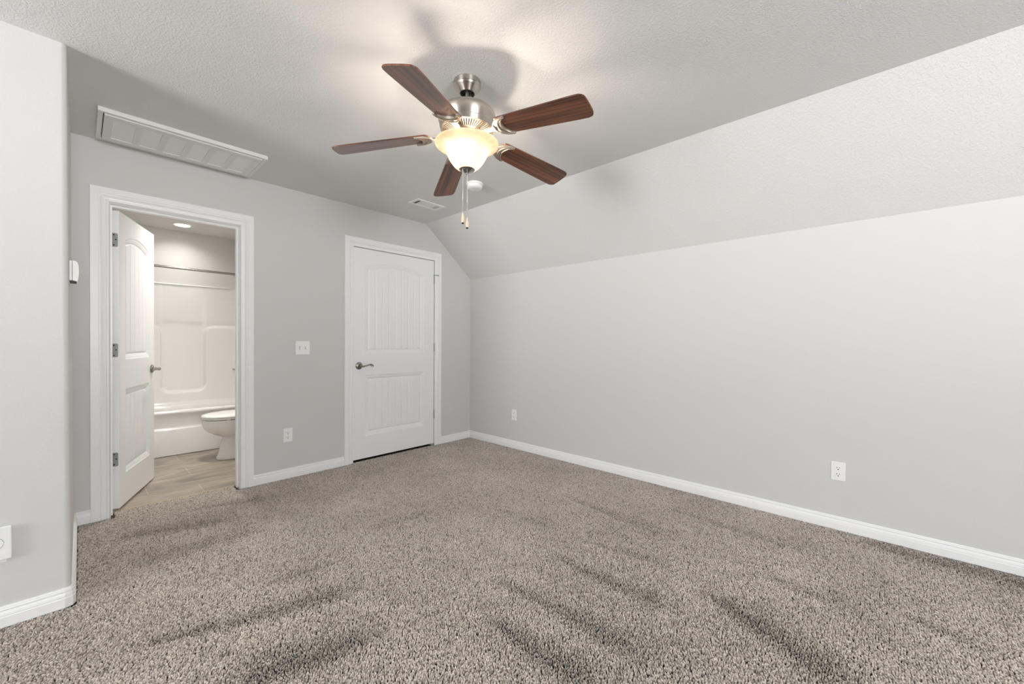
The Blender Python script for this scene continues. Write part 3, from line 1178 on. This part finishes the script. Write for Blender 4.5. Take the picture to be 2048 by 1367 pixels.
def downlight(x, y, label, group, lens):
    e = empty('recessed_light', (x, y, H), label, 'ceiling light', 0, group)
    b = bmesh.new()
    lathe(b, [(0.060, 0.085), (0.0660, 0.000), (0.0665, -0.004), (0.070, -0.006), (0.084, -0.006), (0.092, -0.003), (0.093, 0.0), (0.0675, 0.0), (0.0615, 0.085)], 40, cap=False)
    obj('trim_ring', b, M_PLATE, e, smooth=True, angle=40)
    b = bmesh.new()
    lathe(b, [(0.0, 0.052), (0.0610, 0.052), (0.0605, 0.058), (0.0, 0.058)], 40)
    obj('lens', b, lens, e)
    return e


downlight(-2.415, 2.03, 'lit round recessed light over the bathtub', 'recessed bathroom lights', M_DISC)
downlight(-2.35, 0.75, 'added unseen recessed light inside the doorway that brightens the bathroom', 'recessed bathroom lights', M_FILL_LENS)

# tub and shower unit
tub = empty('bathtub', ((BX0 + BX1) / 2, TUBY, 0), 'glossy white bathtub with moulded shower surround behind the bathroom door', 'bathtub')
ox = (BX0 + BX1) / 2
bm = bmesh.new()
pf = [(0.0, 0.0), (0.0, 0.250), (0.003, 0.2565), (0.010, 0.2600), (0.018, 0.2640), (0.022, 0.2720), (0.023, 0.290), (0.017, 0.350), (0.006, 0.395), (-0.002, 0.410), (-0.005, 0.422), (-0.001, 0.433), (0.012, 0.440), (0.030, 0.442), (0.075, 0.440), (0.095, 0.430),
      (0.110, 0.400), (0.150, 0.160), (0.200, 0.095), (0.280, 0.080), (0.520, 0.080), (0.610, 0.100), (0.660, 0.170), (0.695, 0.360), (0.705, 0.395), (0.720, 0.410), (0.740, 0.416), (0.765, 0.418), (0.815, 0.418), (0.815, 0.0)]
prism(bm, pf, 'x', BX0 - ox + 0.002, BX1 - ox - 0.002)
obj('tub_basin', bm, M_ACRYL, tub, smooth=True, angle=45)
# surround back panel as a moulded height field
x0, x1, z0, z1 = BX0 + 0.002, BX1 - 0.002, 0.415, 1.792
nx_, nz_ = 250, 240
gx, gz = np.meshgrid(np.linspace(x0, x1, nx_), np.linspace(z0, z1, nz_))


def sstep(a, b, v):
    t = np.clip((v - a) / (b - a), 0, 1)
    return t * t * (3 - 2 * t)


xc = -2.365


def sdround(px_, pz_, hx, hz, r_):
    qx, qz = np.abs(px_) - hx + r_, np.abs(pz_) - hz + r_
    return np.hypot(np.maximum(qx, 0), np.maximum(qz, 0)) + np.minimum(np.maximum(qx, qz), 0) - r_


# recess: centre bay from z=0.55 upward; columns project more below z=1.3
sd_c = sdround(gx - xc, gz - 1.55, 0.200, 1.000, 0.085)
low = sstep(1.325, 1.285, gz)
side = sstep(-0.020, 0.018, sd_c)
# rounded top corner of the shelf columns towards the bay
cr = 0.085
qx = np.clip(cr - (np.abs(gx - xc) - 0.200), 0, None)
qz = np.clip(gz - (1.305 - cr), 0, None)
corner = sstep(0.014, -0.014, np.where((qx > 0) & (qz > 0), np.hypot(qx, qz) - cr, -1))
proj_ = side * (0.007 + 0.038 * low * corner)
# fillets into the end walls
rf = 0.075
e0 = np.clip(rf - (gx - x0), 0, rf)
e1 = np.clip(rf - (x1 - gx), 0, rf)
fil = rf - np.sqrt(np.maximum(rf * rf - e0 * e0, 0)) + rf - np.sqrt(np.maximum(rf * rf - e1 * e1, 0))
# cove at the bottom into the ledge, rolled lip at the top
cv = np.clip(0.03 - (gz - z0), 0, 0.03)
cove = 0.03 - np.sqrt(np.maximum(0.0009 - cv * cv, 0))
lip = sstep(1.774, 1.782, gz) * 0.010 * (1 - sstep(1.789, 1.792, gz) * 0.6)
gy = (BY1 - 0.012) - proj_ - fil - cove - lip
co = np.stack([gx.ravel() - ox, gy.ravel() - TUBY, gz.ravel()], 1)
n = nx_ * nz_
idx = np.arange(n).reshape(nz_, nx_)
q = np.stack([idx[:-1, :-1].ravel(), idx[:-1, 1:].ravel(), idx[1:, 1:].ravel(), idx[1:, :-1].ravel()], 1).tolist()
yb = BY1 - 0.001 - TUBY
bv = [(x0 - ox, yb, z0), (x1 - ox, yb, z0), (x1 - ox, yb, z1), (x0 - ox, yb, z1)]
q = [tuple(f) for f in q]
q.append(tuple(idx[-1, :].tolist()) + (n + 2, n + 3))
q.append((n, n + 3, n + 2, n + 1))
me = bpy.data.meshes.new('surround_panel')
me.from_pydata(co.tolist() + bv, [], q)
me.polygons.foreach_set('use_smooth', [True] * (len(q) - 2) + [False] * 2)
me.update()
me.materials.append(M_ACRYL)
so = bpy.data.objects.new('surround_panel', me)
COL.objects.link(so)
so.parent = tub
for s, xa in ((1, BX0), (-1, BX1)):
    bm = bmesh.new()
    xx = sorted((xa + s * 0.002 - ox, xa + s * 0.014 - ox))
    box(bm, xx[0], xx[1], 0.02, BY1 - TUBY - 0.05, 0.43, 1.792, bevel=0.004)
    obj('end_panel', bm, M_ACRYL, tub)
bm = bmesh.new()
zb = 0.785
yb = BY1 - 0.063 - TUBY
tube(bm, [(-1.885 - ox, yb + 0.012, zb), (-1.885 - ox, yb - 0.040, zb)], 0.010, 12)
tube(bm, [(-1.885 - ox, yb - 0.034, zb), (-1.73 - ox, yb - 0.034, zb)], 0.008, 12)
tube(bm, [(-1.73 - ox, yb + 0.012, zb), (-1.73 - ox, yb - 0.040, zb)], 0.010, 12)
o = obj('washcloth_bar', bm, M_NICKEL, tub, smooth=True, angle=40)
o['label'] = 'brushed metal washcloth bar'

# shower rod and head
e = empty('shower_rod', (BX0, 1.585, 1.876), 'shiny metal shower curtain rod across the tub opening', 'shower rod')
bm = bmesh.new()
tube(bm, [(0.002, 0, 0), (0.5, -0.0, -0.003), (1.0, 0.0, -0.008), (BX1 - BX0 - 0.002, 0, -0.012)], 0.0125, 16)
obj('rod', bm, M_PEWTER, e, smooth=True, angle=50)
for xx in (0.001, BX1 - BX0 - 0.026):
    bm = bmesh.new()
    tube(bm, [(xx, 0, -0.012 if xx > 1 else 0), (xx + 0.025, 0, -0.012 if xx > 1 else 0)], 0.028, 20)
    obj('flange', bm, M_CHROME, e, smooth=True, angle=40)
e = empty('shower_fixture', (BX1, 1.93, 1.99), 'small metal shower head below the curtain rod', 'shower head')
bm = bmesh.new()
tube(bm, [(-0.001, 0, 0), (-0.08, 0, -0.005), (-0.19, 0, -0.025), (-0.255, 0, -0.052)], 0.010, 12)
tube(bm, [(-0.001, 0, 0), (-0.008, 0, 0)], 0.028, 20)
obj('shower_arm', bm, M_CHROME, e, smooth=True, angle=50)
bm = bmesh.new()
lathe(bm, [(0.0, 0.0), (0.014, 0.0), (0.016, -0.010), (0.012, -0.018), (0.020, -0.030), (0.038, -0.062), (0.040, -0.068), (0.036, -0.072), (0.0, -0.072)], 28)
bmesh.ops.rotate(bm, cent=(0, 0, 0), matrix=Matrix.Rotation(rad(38), 3, 'Y'), verts=bm.verts[:])
bmesh.ops.translate(bm, vec=(-0.252, 0, -0.046), verts=bm.verts[:])
obj('spray_head', bm, M_CHROME, e, smooth=True, angle=50)

# toilet, seen from the side, facing -X
TYC = 1.09
toi = empty('toilet', (-2.02, TYC, -0.004), 'white elongated toilet with closed lid beside the tub, partly hidden by the door casing', 'toilet')
tx = 2.02


def oval(xf, xb, hw_, n=40, pf_=2.2, pb=3.0):
    """outline in plan: front end round, rear end squarer"""
    cxm = xf + (xb - xf) * 0.48
    pts = []
    for i in range(n):
        a = 2 * PI * i / n
        c, s = math.cos(a), math.sin(a)
        p = pf_ if c < 0 else pb
        l_ = (cxm - xf) if c < 0 else (xb - cxm)
        pts.append((cxm + l_ * math.copysign(abs(c) ** (2 / p), c), hw_ * math.copysign(abs(s) ** (2 / p), s)))
    return pts


def loft(bm, rings, cap0=True, cap1=True):
    vr = [[bm.verts.new((x + tx, y, z)) for x, y in pts] for z, pts in rings]
    n = len(vr[0])
    for a_, b_ in zip(vr[:-1], vr[1:]):
        for i in range(n):
            bm.faces.new((a_[i], a_[(i + 1) % n], b_[(i + 1) % n], b_[i]))
    if cap0:
        bm.faces.new(vr[0][::-1])
    if cap1:
        bm.faces.new(vr[-1])
    return bm


bm = bmesh.new()
loft(bm, [(0.001, oval(-2.290, -1.80, 0.118)), (0.018, oval(-2.290, -1.80, 0.118)), (0.030, oval(-2.278, -1.80, 0.112)), (0.080, oval(-2.264, -1.80, 0.104)), (0.150, oval(-2.250, -1.79, 0.099)), (0.195, oval(-2.240, -1.78, 0.100)), (0.212, oval(-2.245, -1.76, 0.108)),
          (0.226, oval(-2.272, -1.75, 0.122)), (0.245, oval(-2.312, -1.74, 0.140)), (0.272, oval(-2.352, -1.73, 0.159)), (0.300, oval(-2.378, -1.72, 0.172)), (0.322, oval(-2.390, -1.72, 0.179)), (0.330, oval(-2.3945, -1.72, 0.181)), (0.336, oval(-2.396, -1.72, 0.182)),
          (0.384, oval(-2.400, -1.72, 0.184)), (0.389, oval(-2.398, -1.72, 0.182)), (0.390, oval(-2.390, -1.725, 0.175))])
obj('bowl', bm, M_CHINA, toi, smooth=True, angle=38)
bm = bmesh.new()
loft(bm, [(0.399, oval(-2.400, -1.93, 0.183)), (0.401, oval(-2.404, -1.93, 0.186)), (0.412, oval(-2.404, -1.93, 0.186)), (0.414, oval(-2.401, -1.93, 0.184))])
for sx, sy in ((-2.22, 0.150), (-2.22, -0.150), (-2.02, 0.16), (-2.02, -0.16)):
    box(bm, sx + tx - 0.015, sx + tx + 0.015, sy - 0.012, sy + 0.012, 0.3895, 0.400)
obj('seat', bm, M_CHINA, toi, smooth=True, angle=38)
bm = bmesh.new()
loft(bm, [(0.4165, oval(-2.400, -1.92, 0.184)), (0.4185, oval(-2.406, -1.92, 0.188)), (0.4260, oval(-2.406, -1.92, 0.188)), (0.4330, oval(-2.398, -1.92, 0.180)), (0.4400, oval(-2.370, -1.925, 0.155)), (0.4440, oval(-2.300, -1.95, 0.100)), (0.4450, oval(-2.22, -2.0, 0.03))])
obj('lid', bm, M_CHINA, toi, smooth=True, angle=50)
bm = bmesh.new()
box(bm, -1.88 + tx, -1.675 + tx, -0.215, 0.215, 0.385, 0.735, bevel=0.02, seg=4)
obj('tank', bm, M_CHINA, toi, smooth=True, angle=50)
bm = bmesh.new()
box(bm, -1.893 + tx, -1.668 + tx, -0.225, 0.225, 0.7355, 0.770, bevel=0.012, seg=3)
obj('tank_lid', bm, M_CHINA, toi, smooth=True, angle=50)
bm = bmesh.new()
tube(bm, [(-1.878 + tx, -0.15, 0.68), (-1.900 + tx, -0.15, 0.68)], 0.010, 12)
tube(bm, [(-1.897 + tx, -0.15, 0.68), (-1.903 + tx, -0.06, 0.672)], [0.006, 0.008], 10)
obj('flush_lever', bm, M_CHROME, toi, smooth=True, angle=50)

# ------------------------------------------------------------------ carpet pile: short yarn tufts, brushed in strokes
sp_ = 0.0078
ys, xs_ = np.meshgrid(np.arange(-4.6, 0.10, sp_), np.arange(-4.3, 0.0, sp_ * 0.95), indexing='ij')
xs_ = xs_ + (np.arange(ys.shape[0])[:, None] % 2) * sp_ * 0.47
P = np.stack([xs_.ravel(), ys.ravel()], 1)
P += rng.normal(0, 0.0019, P.shape)
g = 0.006
ok = (P[:, 0] < -0.016 - g * 0.3)
in_room = (P[:, 1] < -0.016)
door_gap = (P[:, 1] < 0.100) & (P[:, 0] > oL + 0.022) & (P[:, 0] < oR - 0.022)
clo_gap = (P[:, 1] < 0.012) & (P[:, 0] > CL + CW + 0.006) & (P[:, 0] < CR - CW - 0.006)
near_clo = (P[:, 1] > -0.024) & (((P[:, 0] > CL - 0.004) & (P[:, 0] < CL + CW + 0.004)) | ((P[:, 0] < CR + 0.004) & (P[:, 0] > CR - CW - 0.004)))
near_bath = (P[:, 1] > -0.024) & (((P[:, 0] > BL - 0.004) & (P[:, 0] < BL + CW + 0.004)) | ((P[:, 0] < BR + 0.004) & (P[:, 0] > BR - CW - 0.004)))
blk = (P[:, 1] > JY - 0.017) & (P[:, 0] < JX + 0.017)
ok &= (in_room | door_gap | clo_gap) & ~blk & ~near_clo & ~near_bath
P = P[ok]
# only where the floor can be seen from near the viewpoint
dd = P - np.array([CAM.x, CAM.y])
fwd = dd @ np.array([math.sin(YAW), math.cos(YAW)])
P = P[fwd > 0.55]
n = len(P)

# brush strokes of the vacuum cleaner: (x0, y0, x1, y1, half width, strength)
ST = [(-3.05, -0.42, -2.50, -0.58, 0.14, 0.9), (-2.62, -0.22, -2.20, -0.40, 0.08, 0.7), (-2.98, -0.83, -2.40, -0.89, 0.10, 0.55), (-2.56, -1.53, -2.26, -1.58, 0.035, 0.7), (-3.05, -1.62, -2.33, -1.86, 0.095, 1.0),
      (-2.83, -2.07, -2.38, -2.21, 0.12, 1.0), (-1.95, -1.33, -1.50, -1.45, 0.07, 0.45), (-1.82, -2.28, -1.77, -3.00, 0.09, 0.9), (-2.02, -2.46, -2.04, -2.95, 0.10, 1.0), (-1.45, -2.34, -1.46, -2.98, 0.075, 0.85),
      (-1.21, -2.32, -1.13, -2.82, 0.05, 0.6), (-1.23, -1.68, -1.22, -2.16, 0.07, 0.5), (-0.72, -1.88, -0.82, -2.72, 0.08, 0.55), (-1.22, -3.05, -1.46, -3.58, 0.13, 1.0), (-0.90, -3.20, -0.89, -3.56, 0.08, 0.6),
      (-0.81, -3.70, -0.87, -3.95, 0.07, 0.8), (-0.10, -3.55, -0.12, -4.3, 0.20, 0.9), (-1.62, -0.95, -1.60, -1.30, 0.05, 0.35), (-0.42, -2.5, -0.45, -3.3, 0.07, 0.4), (-2.75, -2.45, -2.50, -2.60, 0.08, 0.6), (-1.95, -3.0, -2.1, -3.3, 0.1, 0.7)]
nap = np.zeros(n)
for (ax, ay, bx2, by2, hwid, st_) in ST:
    d = np.array([bx2 - ax, by2 - ay])
    L = np.hypot(*d)
    d = d / L
    rel = P - np.array([ax, ay])
    t = rel @ d
    s = rel @ np.array([-d[1], d[0]])
    s = s + 0.008 * np.sin(t * 9 + ax * 9)
    along = np.clip((t + 0.04) / 0.10, 0, 1) * np.clip((L + 0.06 - t) / 0.16, 0, 1)
    hwt = hwid * (0.35 + 0.65 * np.clip(t / L, 0, 1)) if by2 < ay - 0.15 else hwid * (0.35 + 0.65 * np.clip(1 - t / L, 0, 1))
    across = np.where(s > 0, np.clip(1 - s / (hwt * 1.7), 0, 1), np.clip(1 + s / (hwt * 0.9), 0, 1))
    nap = np.maximum(nap, st_ * along * across)


def vnoise(P_, sx, sy, seed):
    r_ = np.random.default_rng(seed)
    G = r_.random((64, 64))
    u = (P_[:, 0] / sx) % 63
    v = (P_[:, 1] / sy) % 63
    i, j = u.astype(int), v.astype(int)
    fu, fv = u - i, v - j
    fu, fv = fu * fu * (3 - 2 * fu), fv * fv * (3 - 2 * fv)
    i2, j2 = (i + 1) % 64, (j + 1) % 64
    return (G[i, j] * (1 - fu) + G[i2, j] * fu) * (1 - fv) + (G[i, j2] * (1 - fu) + G[i2, j2] * fu) * fv


low_n = vnoise(P, 0.30, 0.30, 3) * 0.5 + vnoise(P, 0.11, 0.13, 4) * 0.3 + vnoise(P, 0.035, 0.035, 5) * 0.2
# lay of the yarn: brushed strokes lean towards the viewpoint, the rest away from it
lean_dir = np.where(rng.random(n) < nap * 1.15, math.atan2(-Fv.y, -Fv.x), math.atan2(Fv.y, Fv.x)) + rng.normal(0, 0.75, n)
lean = rad(6) + rad(24) * rng.random(n)
rot = np.zeros((n, 3))
# axis lean: rotate about local Y by lean, then about Z by direction
rot[:, 1] = lean
rot[:, 2] = lean_dir
scl = np.stack([0.0047 * rng.uniform(0.72, 1.25, n), 0.0037 * rng.uniform(0.75, 1.2, n), 0.0068 * rng.uniform(0.70, 1.3, n)], 1)
tone = np.clip(0.63 + 0.30 * (low_n - 0.5) + rng.normal(0, 0.14, n) - 0.27 * nap, 0.02, 1.0)  # nap shading of the strokes is put into the yarn colour
flk = rng.random(n) < 0.10
tone[flk] *= 0.35
# slimmer tufts where the nap is raised leave darker gaps
scl[:, :2] *= (1 - 0.20 * nap)[:, None]
me = bpy.data.meshes.new('carpet_pile')
me.vertices.add(n)
me.vertices.foreach_set('co', np.column_stack([P, np.full(n, -0.0045)]).astype(np.float32).ravel())
at = me.attributes.new('rot', 'FLOAT_VECTOR', 'POINT')
at.data.foreach_set('vector', rot.astype(np.float32).ravel())
at = me.attributes.new('scl', 'FLOAT_VECTOR', 'POINT')
at.data.foreach_set('vector', scl.astype(np.float32).ravel())
at = me.attributes.new('tone', 'FLOAT', 'POINT')
at.data.foreach_set('value', tone.astype(np.float32))
me.materials.append(M_YARN)
cp = bpy.data.objects.new('carpet_pile', me)
COL.objects.link(cp)
tag(cp, 'grey brown cut pile carpet with vacuum strokes shaded in the yarn colour', 'carpet', kind='stuff')
ng = bpy.data.node_groups.new('yarn_tufts', 'GeometryNodeTree')
ng.interface.new_socket('Geometry', in_out='INPUT', socket_type='NodeSocketGeometry')
ng.interface.new_socket('Geometry', in_out='OUTPUT', socket_type='NodeSocketGeometry')
gi = ng.nodes.new('NodeGroupInput')
go = ng.nodes.new('NodeGroupOutput')
iop = ng.nodes.new('GeometryNodeInstanceOnPoints')
us = ng.nodes.new('GeometryNodeMeshUVSphere')
us.inputs['Segments'].default_value = 8
us.inputs['Rings'].default_value = 6
us.inputs['Radius'].default_value = 1.0
sm = ng.nodes.new('GeometryNodeSetMaterial')
sm.inputs['Material'].default_value = M_YARN
ss = ng.nodes.new('GeometryNodeSetShadeSmooth')
nr = ng.nodes.new('GeometryNodeInputNamedAttribute')
nr.data_type = 'FLOAT_VECTOR'
nr.inputs['Name'].default_value = 'rot'
nsn = ng.nodes.new('GeometryNodeInputNamedAttribute')
nsn.data_type = 'FLOAT_VECTOR'
nsn.inputs['Name'].default_value = 'scl'
ng.links.new(gi.outputs[0], iop.inputs['Points'])
ng.links.new(us.outputs['Mesh'], ss.inputs[0])
ng.links.new(ss.outputs[0], sm.inputs['Geometry'])
ng.links.new(sm.outputs[0], iop.inputs['Instance'])
ng.links.new(nr.outputs['Attribute'], iop.inputs['Rotation'])
ng.links.new(nsn.outputs['Attribute'], iop.inputs['Scale'])
ng.links.new(iop.outputs[0], go.inputs[0])
mod = cp.modifiers.new('yarn_tufts', 'NODES')
mod.node_group = ng
